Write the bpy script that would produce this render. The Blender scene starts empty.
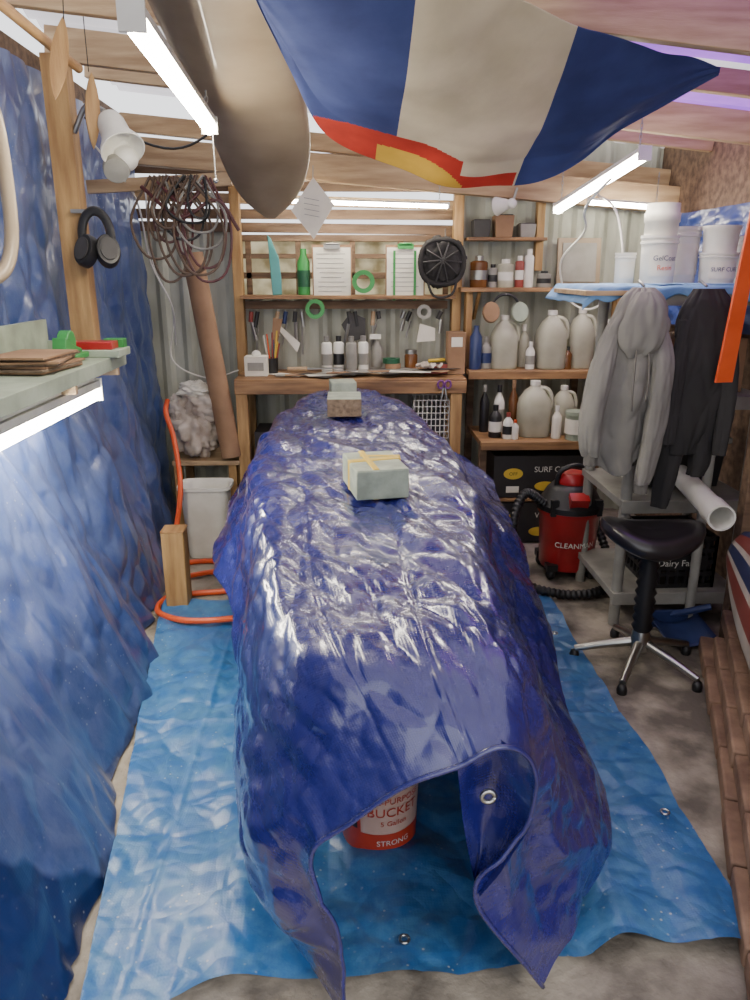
import bpy, math, random
from mathutils import Vector, Matrix, Euler, noise
random.seed(7)
R=math.radians
def L(c):
    o=[]
    for v in c:
        v=v/255.0
        o.append(v/12.92 if v<=0.04045 else ((v+0.055)/1.055)**2.4)
    return (o[0],o[1],o[2],1.0)

# ------------------------------------------------------------------ materials
def mk(name,rgb,rough=.5,metal=0,rgb2=None,vs=6,bump=0,bs=40,coat=0,stretch=(1,1,1),emit=None,trans=0,contrast=(.35,.7),tl=0,spec=.5):
    m=bpy.data.materials.new(name); m.use_nodes=True
    nt=m.node_tree; N=nt.nodes; K=nt.links
    p=N['Principled BSDF']
    c=L(rgb)
    if rgb2 is None: c2=(c[0]*.72,c[1]*.72,c[2]*.72,1)
    else: c2=L(rgb2)
    tc=N.new('ShaderNodeTexCoord'); mp=N.new('ShaderNodeMapping'); mp.inputs['Scale'].default_value=stretch
    K.new(tc.outputs['Object'],mp.inputs['Vector'])
    nz=N.new('ShaderNodeTexNoise'); nz.inputs['Scale'].default_value=vs; nz.inputs['Detail'].default_value=6
    K.new(mp.outputs[0],nz.inputs['Vector'])
    rp=N.new('ShaderNodeValToRGB'); rp.color_ramp.elements[0].position=contrast[0]; rp.color_ramp.elements[1].position=contrast[1]
    rp.color_ramp.elements[0].color=c2; rp.color_ramp.elements[1].color=c
    K.new(nz.outputs[0],rp.inputs[0]); K.new(rp.outputs[0],p.inputs['Base Color'])
    p.inputs['Roughness'].default_value=rough; p.inputs['Metallic'].default_value=metal
    p.inputs['Coat Weight'].default_value=coat; p.inputs['Transmission Weight'].default_value=trans
    p.inputs['Specular IOR Level'].default_value=spec
    if bump:
        n2=N.new('ShaderNodeTexNoise'); n2.inputs['Scale'].default_value=bs; n2.inputs['Detail'].default_value=5
        K.new(mp.outputs[0],n2.inputs['Vector'])
        bp=N.new('ShaderNodeBump'); bp.inputs['Strength'].default_value=bump; bp.inputs['Distance'].default_value=.01
        K.new(n2.outputs[0],bp.inputs['Height']); K.new(bp.outputs[0],p.inputs['Normal'])
    if emit:
        p.inputs['Emission Color'].default_value=L(rgb); p.inputs['Emission Strength'].default_value=emit
    if tl:
        t=N.new('ShaderNodeBsdfTranslucent'); K.new(rp.outputs[0],t.inputs[0])
        mx=N.new('ShaderNodeMixShader'); mx.inputs[0].default_value=tl
        K.new(p.outputs[0],mx.inputs[1]); K.new(t.outputs[0],mx.inputs[2]); K.new(mx.outputs[0],N['Material Output'].inputs[0])
    return m

def mk_tarp(name,rgb,dust,damt=(.45,.6),rough=.35,weave=.12,crump=.5,cs=9,coat=0,mask=None,dscale=2.5,dark=None,stretch=(1,1,1),specks=.0,speckcol=(205,205,195),spec=.5,cstretch=(1,1,1)):
    m=bpy.data.materials.new(name); m.use_nodes=True
    nt=m.node_tree; N=nt.nodes; K=nt.links
    p=N['Principled BSDF']
    tc=N.new('ShaderNodeTexCoord'); geo=N.new('ShaderNodeNewGeometry')
    mp=N.new('ShaderNodeMapping'); mp.inputs['Scale'].default_value=stretch; K.new(geo.outputs['Position'],mp.inputs['Vector'])
    def noi(scale,det,ro=.6,dist=0,vec=None):
        n=N.new('ShaderNodeTexNoise'); n.inputs['Scale'].default_value=scale; n.inputs['Detail'].default_value=det
        n.inputs['Roughness'].default_value=ro; n.inputs['Distortion'].default_value=dist
        K.new(vec or mp.outputs[0],n.inputs['Vector']); return n
    a=noi(dscale,4); c=noi(dscale*8,12,.8,.2)
    av=N.new('ShaderNodeMix'); av.data_type='FLOAT'; av.inputs[0].default_value=.65
    K.new(a.outputs[0],av.inputs[2]); K.new(c.outputs[0],av.inputs[3])
    rp=N.new('ShaderNodeValToRGB'); rp.color_ramp.elements[0].position=damt[0]; rp.color_ramp.elements[1].position=damt[1]
    rp.color_ramp.elements[0].color=L(rgb); rp.color_ramp.elements[1].color=L(dust)
    K.new(av.outputs[0],rp.inputs[0])
    col=rp.outputs[0]
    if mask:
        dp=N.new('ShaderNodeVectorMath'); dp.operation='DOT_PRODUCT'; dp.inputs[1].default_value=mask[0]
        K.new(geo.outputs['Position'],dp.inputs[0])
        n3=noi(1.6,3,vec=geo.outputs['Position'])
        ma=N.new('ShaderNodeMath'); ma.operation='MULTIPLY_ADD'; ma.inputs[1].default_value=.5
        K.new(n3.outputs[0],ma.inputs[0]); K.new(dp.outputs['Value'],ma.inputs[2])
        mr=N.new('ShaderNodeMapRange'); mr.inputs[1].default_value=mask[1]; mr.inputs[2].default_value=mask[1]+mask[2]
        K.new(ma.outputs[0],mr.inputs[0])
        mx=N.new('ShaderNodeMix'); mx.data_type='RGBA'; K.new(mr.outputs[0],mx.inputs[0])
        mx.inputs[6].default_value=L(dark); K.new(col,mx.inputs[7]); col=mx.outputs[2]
    if specks:
        v=N.new('ShaderNodeTexVoronoi'); v.inputs['Scale'].default_value=38; K.new(geo.outputs['Position'],v.inputs['Vector'])
        s1=N.new('ShaderNodeMapRange'); s1.inputs[1].default_value=.10; s1.inputs[2].default_value=.16; s1.inputs[3].default_value=1; s1.inputs[4].default_value=0
        K.new(v.outputs['Distance'],s1.inputs[0])
        q=noi(4,3,vec=geo.outputs['Position']); s2=N.new('ShaderNodeMapRange'); s2.inputs[1].default_value=.48; s2.inputs[2].default_value=.6; s2.inputs[4].default_value=specks
        K.new(q.outputs[0],s2.inputs[0])
        mm=N.new('ShaderNodeMath'); mm.operation='MULTIPLY'; K.new(s1.outputs[0],mm.inputs[0]); K.new(s2.outputs[0],mm.inputs[1])
        mx=N.new('ShaderNodeMix'); mx.data_type='RGBA'; K.new(mm.outputs[0],mx.inputs[0]); K.new(col,mx.inputs[6]); mx.inputs[7].default_value=L(speckcol); col=mx.outputs[2]
    K.new(col,p.inputs['Base Color'])
    rr=N.new('ShaderNodeMapRange'); rr.inputs[1].default_value=damt[0]; rr.inputs[2].default_value=damt[1]; rr.inputs[3].default_value=rough; rr.inputs[4].default_value=min(.8,rough+.1)
    K.new(av.outputs[0],rr.inputs[0]); K.new(rr.outputs[0],p.inputs['Roughness'])
    p.inputs['Coat Weight'].default_value=coat; p.inputs['Coat Roughness'].default_value=.14; p.inputs['Specular IOR Level'].default_value=spec
    # crease facets (distance-to-edge cells = flat faces meeting in sharp folds) + weave
    n2=noi(cs*.5,3,vec=geo.outputs['Position'])
    mxv=N.new('ShaderNodeMix'); mxv.data_type='VECTOR'; mxv.inputs[0].default_value=.16
    K.new(geo.outputs['Position'],mxv.inputs[4]); K.new(n2.outputs['Color'],mxv.inputs[5])
    mq=N.new('ShaderNodeMapping'); mq.inputs['Scale'].default_value=cstretch; mq.inputs['Rotation'].default_value=(.3,.2,.5) if cstretch==(1,1,1) else (.12,.0,.0)
    K.new(mxv.outputs[1],mq.inputs['Vector'])
    prev=None
    for sc,st,ds in ((cs,crump,.045),(cs*2.7,crump*.8,.016)):
        vo=N.new('ShaderNodeTexVoronoi'); vo.inputs['Scale'].default_value=sc; vo.feature='DISTANCE_TO_EDGE'; K.new(mq.outputs[0],vo.inputs['Vector'])
        b1=N.new('ShaderNodeBump'); b1.inputs['Strength'].default_value=st; b1.inputs['Distance'].default_value=ds
        K.new(vo.outputs['Distance'],b1.inputs['Height'])
        if prev: K.new(prev.outputs[0],b1.inputs['Normal'])
        prev=b1
    w1=N.new('ShaderNodeTexWave'); w1.bands_direction='X'; w1.inputs['Scale'].default_value=38
    w2=N.new('ShaderNodeTexWave'); w2.bands_direction='Y'; w2.inputs['Scale'].default_value=38
    K.new(tc.outputs['UV'],w1.inputs['Vector']); K.new(tc.outputs['UV'],w2.inputs['Vector'])
    mu=N.new('ShaderNodeMath'); mu.operation='MULTIPLY'; K.new(w1.outputs['Fac'],mu.inputs[0]); K.new(w2.outputs['Fac'],mu.inputs[1])
    b2=N.new('ShaderNodeBump'); b2.inputs['Strength'].default_value=weave; b2.inputs['Distance'].default_value=.002
    K.new(mu.outputs[0],b2.inputs['Height']); K.new(prev.outputs[0],b2.inputs['Normal']); K.new(b2.outputs[0],p.inputs['Normal'])
    return m

wood=mk('pine_wood',(194,168,132),.6,rgb2=(156,128,96),vs=3,stretch=(1,9,9),bump=.2,bs=30)
woodv=mk('pine_wood_upright',(190,154,102),.6,rgb2=(146,110,70),vs=3,stretch=(9,9,1),bump=.2,bs=30)
woody=mk('pine_wood_deep',(190,150,100),.6,rgb2=(140,100,60),vs=3,stretch=(9,1,9),bump=.2,bs=30)
wooddk=mk('weathered_wood',(126,102,80),.8,rgb2=(82,63,49),vs=3,stretch=(1,8,8),bump=.3,bs=30)
benchw=mk('bench_wood',(170,130,88),.55,rgb2=(110,80,54),vs=3,stretch=(1,9,9),bump=.2,bs=30)
brickm=mk('clay_brick',(160,130,108),.9,rgb2=(112,86,72),vs=7,bump=.6,bs=35)
metalw=mk('painted_sheet_metal',(192,195,182),.45,rgb2=(156,158,144),vs=2.5,stretch=(4,4,1))
concrete=mk('dusty_concrete',(170,160,146),.85,rgb2=(98,91,83),vs=5,bump=.5,bs=45,contrast=(.38,.62))
roofm=mk('translucent_roof_sheet',(232,228,230),.5,rgb2=(205,200,206),vs=2,tl=.55)
windowm=mk('frosted_window_plastic',(235,230,210),.5,rgb2=(160,150,124),vs=7,tl=.8)
violetm=mk('violet_roof_sheet',(190,120,225),.5,rgb2=(150,90,205),vs=3,tl=.75)
white=mk('white_plastic',(232,231,224),.4,rgb2=(208,205,196),vs=5)
paper=mk('paper',(232,228,216),.8,rgb2=(216,211,198),vs=9)
ink=mk('ink_lines',(120,120,125),.8)
milky=mk('milky_jug_plastic',(208,207,190),.35,rgb2=(180,177,158),vs=6,tl=.25)
graypl=mk('gray_plastic',(158,156,148),.5,rgb2=(125,123,117),vs=6)
sagepl=mk('sage_painted_shelf',(165,176,158),.6,rgb2=(130,140,124),vs=8)
black=mk('black_plastic',(36,35,37),.42,rgb2=(24,24,26))
dgray=mk('dark_gray_mesh',(64,62,62),.6)
vinyl=mk('black_vinyl',(38,35,38),.3,rgb2=(26,24,27),coat=.3)
chrome=mk('chrome',(200,200,196),.28,metal=1,rgb2=(165,165,160))
steel=mk('brushed_steel',(175,174,170),.4,metal=1)
redp=mk('red_plastic',(180,34,38),.35,rgb2=(150,24,28),coat=.3)
redd=mk('faded_red_plastic',(150,66,58),.5)
orange=mk('orange_plastic',(228,94,46),.45,rgb2=(205,78,34))
orangeb=mk('orange_bucket_print',(205,70,44),.4,rgb2=(178,52,34))
bucketw=mk('bucket_shell',(226,196,180),.4,rgb2=(205,168,150))
green=mk('green_plastic',(64,150,78),.45,rgb2=(46,128,60))
teal=mk('teal_resin',(74,150,150),.35)
yellow=mk('yellow_tape',(222,190,72),.5,rgb2=(205,172,58))
wrap=mk('pale_green_wrap',(176,186,168),.5,rgb2=(138,148,132),vs=14,bump=.4,bs=25)
sandp=mk('brown_brick_side',(130,112,95),.9,rgb2=(95,80,66),vs=60)
card=mk('cardboard',(162,128,98),.8,rgb2=(134,104,78),vs=5)
ledm=mk('led_diffuser',(255,245,224),.5,emit=55)
ledhouse=mk('led_housing',(215,212,205),.4)
denim=mk('gray_cotton',(136,133,127),.9,rgb2=(114,112,107),vs=4)
denimd=mk('gray_cotton_rib',(112,109,103),.9,rgb2=(98,95,90),vs=4)
blackc=mk('black_cloth',(48,46,46),.9,rgb2=(36,35,35),vs=5)
taupe=mk('aged_surfboard_foam',(168,150,124),.5,rgb2=(134,117,95),vs=2.5,coat=.2)
foam=mk('surfboard_foam',(225,222,210),.5)
fblue=mk('flag_blue',(78,92,150),.85,rgb2=(60,72,126),vs=5,tl=.35,bump=.3,bs=12)
fwhite=mk('flag_white',(232,222,198),.85,rgb2=(210,200,174),vs=5,tl=.35,bump=.3,bs=12)
fred=mk('flag_red',(222,78,58),.85,rgb2=(190,60,46),vs=5,tl=.35)
fyel=mk('flag_yellow',(238,205,88),.85,rgb2=(215,180,75),vs=5,tl=.35)
purple=mk('purple_plastic',(120,60,135),.4)
bluecl=mk('light_blue_cloth',(120,160,205),.7,rgb2=(90,130,180),vs=8,bump=.4,bs=30)
navy=mk('navy_plastic',(46,60,106),.4)
amber=mk('amber_glass',(120,78,42),.25,rgb2=(90,56,30))
dgreen=mk('dark_green',(30,90,60),.5)
darkcard=mk('dark_carton',(46,43,44),.6)
rag=mk('white_rags',(205,196,186),.95,rgb2=(160,145,132),vs=8,bump=.6,bs=20)

main_t=mk_tarp('violet_blue_tarp',(24,27,104),(36,38,116),(.42,.62),rough=.22,weave=.18,crump=.28,cs=5.0,coat=.8,spec=.8)
floor_t=mk_tarp('blue_floor_tarp',(42,98,160),(78,128,172),(.44,.6),rough=.34,weave=.08,crump=.38,cs=5,dscale=2.2,specks=.6,spec=.7)
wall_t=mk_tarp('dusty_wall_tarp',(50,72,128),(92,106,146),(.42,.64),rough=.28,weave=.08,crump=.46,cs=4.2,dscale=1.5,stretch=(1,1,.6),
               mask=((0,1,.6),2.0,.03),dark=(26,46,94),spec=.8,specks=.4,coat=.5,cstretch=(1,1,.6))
blue_t=mk_tarp('blue_tarp',(30,50,110),(48,66,124),(.42,.6),rough=.35,weave=.1,crump=.3,cs=5)

# ------------------------------------------------------------------ mesh builder
def crom(pts,n):
    P=[Vector(p) for p in pts]; m=len(P)-1; out=[]
    for i in range(n+1):
        t=i/n*m; k=min(int(t),m-1); f=t-k
        p1=P[k];p2=P[k+1]; p0=P[k-1] if k>0 else p1*2-p2; p3=P[k+2] if k+2<=m else p2*2-p1
        out.append(.5*((2*p1)+(p2-p0)*f+(2*p0-5*p1+4*p2-p3)*f*f+(3*p1-p0-3*p2+p3)*f**3))
    return out

class B:
    def __init__(s,name):
        s.name=name; s.v=[]; s.f=[]; s.mi=[]; s.mats=[]; s.uv=None
    def m(s,mat):
        if mat not in s.mats: s.mats.append(mat)
        return s.mats.index(mat)
    def add(s,vs,fs,mat,M=None):
        o=len(s.v); 
        for v in vs:
            v=Vector(v); s.v.append(M@v if M else v)
        for i,f in enumerate(fs):
            s.f.append([k+o for k in f]); s.mi.append(s.m(mat if not isinstance(mat,list) else mat[i]))
        return s
    def box(s,c,d,mat,rot=(0,0,0),taper=1):
        M=Matrix.Translation(c)@Euler(rot).to_matrix().to_4x4()
        x,y,z=d[0]/2,d[1]/2,d[2]/2; t=taper
        vs=[(-x*t,-y*t,-z),(x*t,-y*t,-z),(x*t,y*t,-z),(-x*t,y*t,-z),(-x,-y,z),(x,-y,z),(x,y,z),(-x,y,z)]
        return s.add(vs,[(0,3,2,1),(4,5,6,7),(0,1,5,4),(1,2,6,5),(2,3,7,6),(3,0,4,7)],mat,M)
    def beam(s,p0,p1,w,h,mat):
        p0=Vector(p0);p1=Vector(p1);d=p1-p0; l=d.length; d.normalize()
        up=Vector((0,0,1)) if abs(d.z)<.9 else Vector((0,1,0))
        sx=d.cross(up).normalized(); uz=sx.cross(d)
        M=Matrix((( *sx,0),(*d,0),(*uz,0),(0,0,0,1))).transposed(); M.translation=(p0+p1)/2
        x,y,z=w/2,l/2,h/2
        vs=[(-x,-y,-z),(x,-y,-z),(x,y,-z),(-x,y,-z),(-x,-y,z),(x,-y,z),(x,y,z),(-x,y,z)]
        return s.add(vs,[(0,3,2,1),(4,5,6,7),(0,1,5,4),(1,2,6,5),(2,3,7,6),(3,0,4,7)],mat,M)
    def lathe(s,prof,c,mat,seg=28,rot=(0,0,0),n=2,sx=1,sy=1,cap=True):
        M=Matrix.Translation(c)@Euler(rot).to_matrix().to_4x4()
        vs=[];fs=[]
        for r,z in prof:
            r=max(r,1e-4)
            for i in range(seg):
                a=2*math.pi*(i+.5)/seg; ca,sa=math.cos(a),math.sin(a)
                k=r/((abs(ca)**n+abs(sa)**n)**(1/n))
                vs.append((k*ca*sx,k*sa*sy,z))
        for j in range(len(prof)-1):
            for i in range(seg):
                a=j*seg+i;b=j*seg+(i+1)%seg
                fs.append((a,b,b+seg,a+seg))
        if cap:
            fs.append(tuple(reversed(range(seg)))); o=(len(prof)-1)*seg; fs.append(tuple(range(o,o+seg)))
        return s.add(vs,fs,mat,M)
    def cyl(s,p0,p1,r,mat,r1=None,seg=20):
        return s.tube([p0,p1],r,mat,seg,r1=r1)
    def tube(s,pts,r,mat,seg=8,smooth=0,r1=None,closed=False,flat=1):
        if smooth: pts=crom(pts,smooth)
        P=[Vector(p) for p in pts]; n=len(P)
        T=[]
        for i in range(n):
            a=P[max(i-1,0)];b=P[min(i+1,n-1)]
            T.append((b-a).normalized())
        up=Vector((0,0,1)) if abs(T[0].z)<.9 else Vector((1,0,0))
        nrm=(up-T[0]*up.dot(T[0])).normalized()
        vs=[]
        for i in range(n):
            nrm=(nrm-T[i]*nrm.dot(T[i])).normalized(); bn=T[i].cross(nrm)
            rr=r(i/(n-1)) if callable(r) else (r if r1 is None else r+(r1-r)*i/(n-1))
            for k in range(seg):
                a=2*math.pi*k/seg; vs.append(P[i]+nrm*math.cos(a)*rr*flat+bn*math.sin(a)*rr)
        fs=[(j*seg+i,j*seg+(i+1)%seg,(j+1)*seg+(i+1)%seg,(j+1)*seg+i) for j in range(n-1) for i in range(seg)]
        fs.append(tuple(reversed(range(seg)))); o=(n-1)*seg; fs.append(tuple(range(o,o+seg)))
        return s.add(vs,fs,mat)
    def ball(s,c,r,mat,seg=20,rings=12,rot=(0,0,0)):
        if not hasattr(r,'__len__'): r=(r,r,r)
        M=Matrix.Translation(c)@Euler(rot).to_matrix().to_4x4()
        vs=[];fs=[]
        for j in range(rings+1):
            t=math.pi*j/rings; 
            for i in range(seg):
                a=2*math.pi*i/seg; q=max(math.sin(t),1e-3)
                vs.append((r[0]*q*math.cos(a),r[1]*q*math.sin(a),-r[2]*math.cos(t)))
        for j in range(rings):
            for i in range(seg):
                a=j*seg+i;b=j*seg+(i+1)%seg; fs.append((a,b,b+seg,a+seg))
        return s.add(vs,fs,mat,M)
    def grid(s,fn,nu,nv,mat,uvf=None):
        vs=[fn(i/nu,j/nv) for j in range(nv+1) for i in range(nu+1)]
        fs=[];ms=[]
        for j in range(nv):
            for i in range(nu):
                a=j*(nu+1)+i; fs.append((a,a+1,a+nu+2,a+nu+1))
                if callable(mat): ms.append(mat((i+.5)/nu,(j+.5)/nv))
        if uvf:
            if s.uv is None: s.uv={}
            o=len(s.v)
            for j in range(nv+1):
                for i in range(nu+1): s.uv[o+j*(nu+1)+i]=uvf(i/nu,j/nv)
        return s.add(vs,fs,ms if callable(mat) else mat)
    def prism(s,poly,th,mat,c=(0,0,0),rot=(0,0,0)):
        M=Matrix.Translation(c)@Euler(rot).to_matrix().to_4x4(); n=len(poly)
        vs=[(x,-th/2,z) for x,z in poly]+[(x,th/2,z) for x,z in poly]
        fs=[tuple(range(n)),tuple(reversed(range(n,2*n)))]+[(i,i+n,(i+1)%n+n,(i+1)%n) for i in range(n)]
        return s.add(vs,fs,mat,M)
    def text(s,txt,size,mat,fn):
        cu=bpy.data.curves.new('t','FONT'); cu.body=txt; cu.size=size; cu.align_x='CENTER'; cu.resolution_u=3
        ob=bpy.data.objects.new('t',cu); bpy.context.scene.collection.objects.link(ob)
        bpy.context.view_layer.update()
        dg=bpy.context.evaluated_depsgraph_get(); me=ob.evaluated_get(dg).to_mesh()
        vs=[fn(v.co.x,v.co.y) for v in me.vertices]; fs=[tuple(p.vertices) for p in me.polygons]
        if fs: s.add(vs,fs,mat)
        ob.evaluated_get(dg).to_mesh_clear()
        bpy.data.objects.remove(ob); bpy.data.curves.remove(cu)
        return s
    def done(s,bevel=0,sharp=38,solid=0,flat=False):
        xs=[v.x for v in s.v];ys=[v.y for v in s.v];zs=[v.z for v in s.v]
        o=Vector(((min(xs)+max(xs))/2,(min(ys)+max(ys))/2,min(zs)))
        me=bpy.data.meshes.new(s.name); me.from_pydata([tuple(v-o) for v in s.v],[],s.f)
        for m in s.mats: me.materials.append(m)
        me.polygons.foreach_set('material_index',s.mi)
        me.polygons.foreach_set('use_smooth',[not flat]*len(s.f))
        if s.uv:
            ul=me.uv_layers.new(name='UVMap')
            for lp in me.loops:
                u=s.uv.get(lp.vertex_index)
                if u: ul.data[lp.index].uv=u
        me.update()
        if not flat: me.set_sharp_from_angle(angle=R(sharp))
        ob=bpy.data.objects.new(s.name,me); ob.location=o
        bpy.context.scene.collection.objects.link(ob)
        if solid:
            md=ob.modifiers.new('thickness','SOLIDIFY'); md.thickness=solid; md.offset=0
        if bevel:
            md=ob.modifiers.new('bevel','BEVEL'); md.width=bevel; md.segments=2; md.limit_method='ANGLE'; md.angle_limit=R(40)
        return ob

def nz(x,y,z=0): return noise.noise(Vector((x,y,z)))
def crump(p,f,oc=3):
    a=0;w=1
    for i in range(oc):
        a+=w*abs(noise.noise(p*f+Vector((i*7.3,i*3.1,i))));f*=2.1;w*=.5
    return a
def facet(p,f,s=0):
    q=p*f+Vector((s,s*2,s*3)); q=q+Vector((noise.noise(q*.7),noise.noise(q*.7+Vector((9,0,0))),noise.noise(q*.7+Vector((0,9,0)))))*.5
    d=noise.voronoi(q)[0]
    return min(d[1]-d[0],.6)

# ------------------------------------------------------------------ room shell
b=B('floor'); b.box((.4,2.2,-.03),(5.2,7.6,.06),concrete); b.done()
def rib(x):
    t=(x/.15)%1.0
    return .022*(1 if t<.2 else (0 if t>.4 and t<.8 else ((.4-t)/.2 if t<=.4 else (t-.8)/.2)))
b=B('wall_back')
for (x0,x1,z0,z1) in ((-1.35,2.05,0,1.5),(-1.35,-.66,1.5,1.92),(.72,2.05,1.5,2.45)):
    b.grid(lambda u,v,x0=x0,x1=x1,z0=z0,z1=z1:(x0+(x1-x0)*u,5.12-rib(x0+(x1-x0)*u),z0+(z1-z0)*v),int((x1-x0)/.0075),1,metalw)
b.done(sharp=20)
b=B('wall_left'); b.box((-1.37,2.3,1.28),(.04,5.7,2.56),wooddk); b.done()
b=B('wall_right'); b.box((2.05,2.3,1.2),(.04,5.7,2.4),wooddk); b.done()
def roofz(x): return 2.60-.1*x
b=B('ceiling')
b.grid(lambda u,v:(-1.4+3.5*u, -.5+5.8*v, roofz(-1.4+3.5*u)+.012*math.sin((-.5+5.8*v)*40)),10,400,lambda u,v: violetm if (u>.6 and (.49<v<.66 or .71<v<.85)) else roofm)
b.done()
b=B('trim_1')
for y,h in ((-.3,.14),(.9,.14),(1.75,.14),(2.62,.14),(3.3,.09),(3.9,.14),(4.45,.09)):
    b.beam((-1.34,y,roofz(-1.34)-.03-h/2),(2.03,y,roofz(2.03)-.03-h/2),.045,h,wood)
b.done(bevel=.003)
b=B('trim_2')
b.beam((-1.33,4.85,2.33),(2.03,4.85,2.06),.09,.15,wood)
b.beam((-1.33,5.0,2.5),(2.03,5.0,2.2),.05,.1,wood)
b.box((-.68,5.03,1.1),(.06,.09,2.2),woodv); b.box((.72,5.03,1.1),(.06,.09,2.2),woodv)
b.box((1.25,5.06,1.9),(.05,.06,.5),woodv)
b.done(bevel=.003)
b=B('trim_3')
b.box((1.74,3.02,1.1),(.09,.06,2.3),wooddk); b.done(bevel=.003)
b=B('wall_slats')
for i in range(6):
    z=1.90+i*.082
    t=random.uniform(-.025,.025)
    b.beam((-1.34,5.1,z+.03+t),(.72,5.1,z-.01-t),.02,.060,wooddk if i!=2 else wood)
b.done(bevel=.002)
b=B('window_1')
b.box((.02,5.13,1.68),(1.36,.006,.36),windowm)
for x in (-.62,-.3,.05,.36,.66): b.box((x,5.11,1.68),(.035,.03,.36),wooddk)
b.box((.02,5.11,1.62),(1.36,.03,.04),wooddk); b.box((.02,5.11,1.74),(1.36,.02,.03),wooddk)
b.box((.02,5.11,1.85),(1.36,.04,.04),wooddk)
b.box((.02,5.0,1.49),(1.36,.2,.022),benchw)
b.done(bevel=.002)

# left wall tarp : long hanging folds with crinkled facets
def wt(u,v):
    Y=-.4+5.45*u; Z=.01+2.45*v
    Xb=max(-1.2,-.63-.147*(Y-1.35))
    t=max(0,1-Z/1.5)**1.35
    X=-1.285+(Xb+1.285)*t
    f=.35+.65*(1-v)
    X+=.05*f*nz(Y*1.3+Z*.5,Z*.4,3)
    w=Y*7+Z*1.6+3*nz(Y*.8,Z*.5,1)
    X+=.028*f*(1-2*abs(math.sin(w*.5)))+.010*f*math.sin(Y*19+Z*2+3*nz(Y,Z*.5,8))
    g=min(1,.55+(1-v))
    X+=.085*g*(facet(Vector((0,Y+Z*.25,Z*.5)),2.6,2)-.22)+.030*(facet(Vector((0,Y,Z*.6)),6.5,5)-.22)
    return (max(X,-1.345) if Z>.1 else X,Y,Z)
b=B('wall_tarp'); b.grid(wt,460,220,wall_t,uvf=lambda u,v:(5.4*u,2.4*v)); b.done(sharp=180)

# floor tarp
def ft(u,v):
    X=-1.0+2.05*u; Y=1.40+2.2*v
    e=(1-v)**6
    Y+=e*(.07*nz(X*2.2,1,2)-.08*max(0,-X-.1)+.05*X)+.03*nz(X*3,Y*3,0)
    X+=.03*nz(Y*2,X,4)
    if X<-.55: X=max(X,-.63-.147*(Y-1.35)+.0)
    Z=.006+.042*facet(Vector((X,Y*.8,0)),2.6,1)+.014*facet(Vector((X,Y,0)),7,4)+.022*crump(Vector((X,Y,0)),2.0,2)
    for q in (-.55,.5): Z+=.005*math.exp(-((X-q)/.012)**2)
    for q in (2.5,): Z+=.005*math.exp(-((Y-q)/.012)**2)
    Z+=e*.06*max(0,nz(X*5,3,0)+.25)
    return (X,Y,max(Z-.004,.004))
b=B('ground_tarp'); b.grid(ft,340,340,floor_t,uvf=lambda u,v:(2.05*u,2.2*v))
for (x,y) in ((.97,1.90),(.13,1.47),(.95,3.1)):
    b.tube([(x+.012*math.cos(a*math.pi/6),y+.012*math.sin(a*math.pi/6),.05) for a in range(13)],.004,chrome,6)
b.done(sharp=180)

# ------------------------------------------------------------------ draped tarp
rows=[]
def row(Y,left,tops,right,dz=0):
    return [(x,Y,z) for x,z in left+tops+right]
def tops(a,c,z=.968):
    m=(a+c)/2; return [(a+(c-a)*.22,z-.004),(m,z-.002),(c-(c-a)*.22,z-.004)]
rows.append(row(4.60,[(-.42,.42),(-.33,.5),(-.22,.6),(-.1,.68)],[(-.05,.7),(.0,.71),(.06,.7)],[(.12,.68),(.28,.6),(.45,.55),(.6,.5)]))
rows.append(row(4.50,[(-.54,.48),(-.42,.64),(-.28,.82),(-.17,.935)],tops(-.17,.17),[(.17,.935),(.32,.82),(.5,.68),(.7,.56)]))
rows.append(row(4.1,[(-.60,.5),(-.5,.64),(-.39,.79),(-.30,.935)],tops(-.30,.32),[(.32,.935),(.43,.81),(.61,.67),(.78,.56)]))
rows.append(row(3.6,[(-.60,.49),(-.53,.62),(-.43,.78),(-.35,.935)],tops(-.35,.395),[(.395,.935),(.50,.78),(.64,.64),(.79,.53)]))
rows.append(row(3.1,[(-.60,.47),(-.52,.60),(-.44,.76),(-.36,.935)],tops(-.36,.43),[(.43,.935),(.52,.76),(.64,.60),(.77,.48)]))
rows.append(row(2.6,[(-.46,.48),(-.42,.60),(-.375,.75),(-.33,.935)],tops(-.33,.42),[(.42,.935),(.515,.74),(.62,.56),(.74,.42)]))
rows.append(row(2.1,[(-.35,.42),(-.335,.56),(-.31,.73),(-.27,.93)],tops(-.27,.395),[(.395,.93),(.48,.71),(.58,.50),(.70,.34)]))
rows.append([(-.33,1.75,.26),(-.305,1.7,.48),(-.26,1.65,.7),(-.19,1.62,.915),(-.08,1.6,.958),(.09,1.6,.965),(.25,1.6,.958),(.365,1.62,.915),(.45,1.65,.68),(.57,1.68,.44),(.72,1.72,.22)])
rows.append([(-.17,1.46,.10),(-.215,1.38,.38),(-.19,1.36,.62),(-.12,1.32,.86),(-.01,1.28,.93),(.125,1.27,.94),(.26,1.28,.93),(.36,1.32,.88),(.45,1.36,.66),(.535,1.43,.42),(.64,1.53,.16)])
rows.append([(-.02,1.25,.07),(-.035,1.22,.34),(-.085,1.2,.55),(-.0,1.17,.66),(.097,1.13,.77),(.19,1.12,.815),(.268,1.12,.855),(.336,1.15,.79),(.35,1.2,.61),(.26,1.22,.42),(.44,1.3,.08)])
NU,NV=300,400
fine=[crom(r,NU) for r in rows]
cols=[crom([fine[k][i] for k in range(len(rows))],NV) for i in range(NU+1)]
def tp(u,v):
    i=min(int(round(u*NU)),NU); j=min(int(round(v*NV)),NV)
    return cols[i][j]
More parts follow.
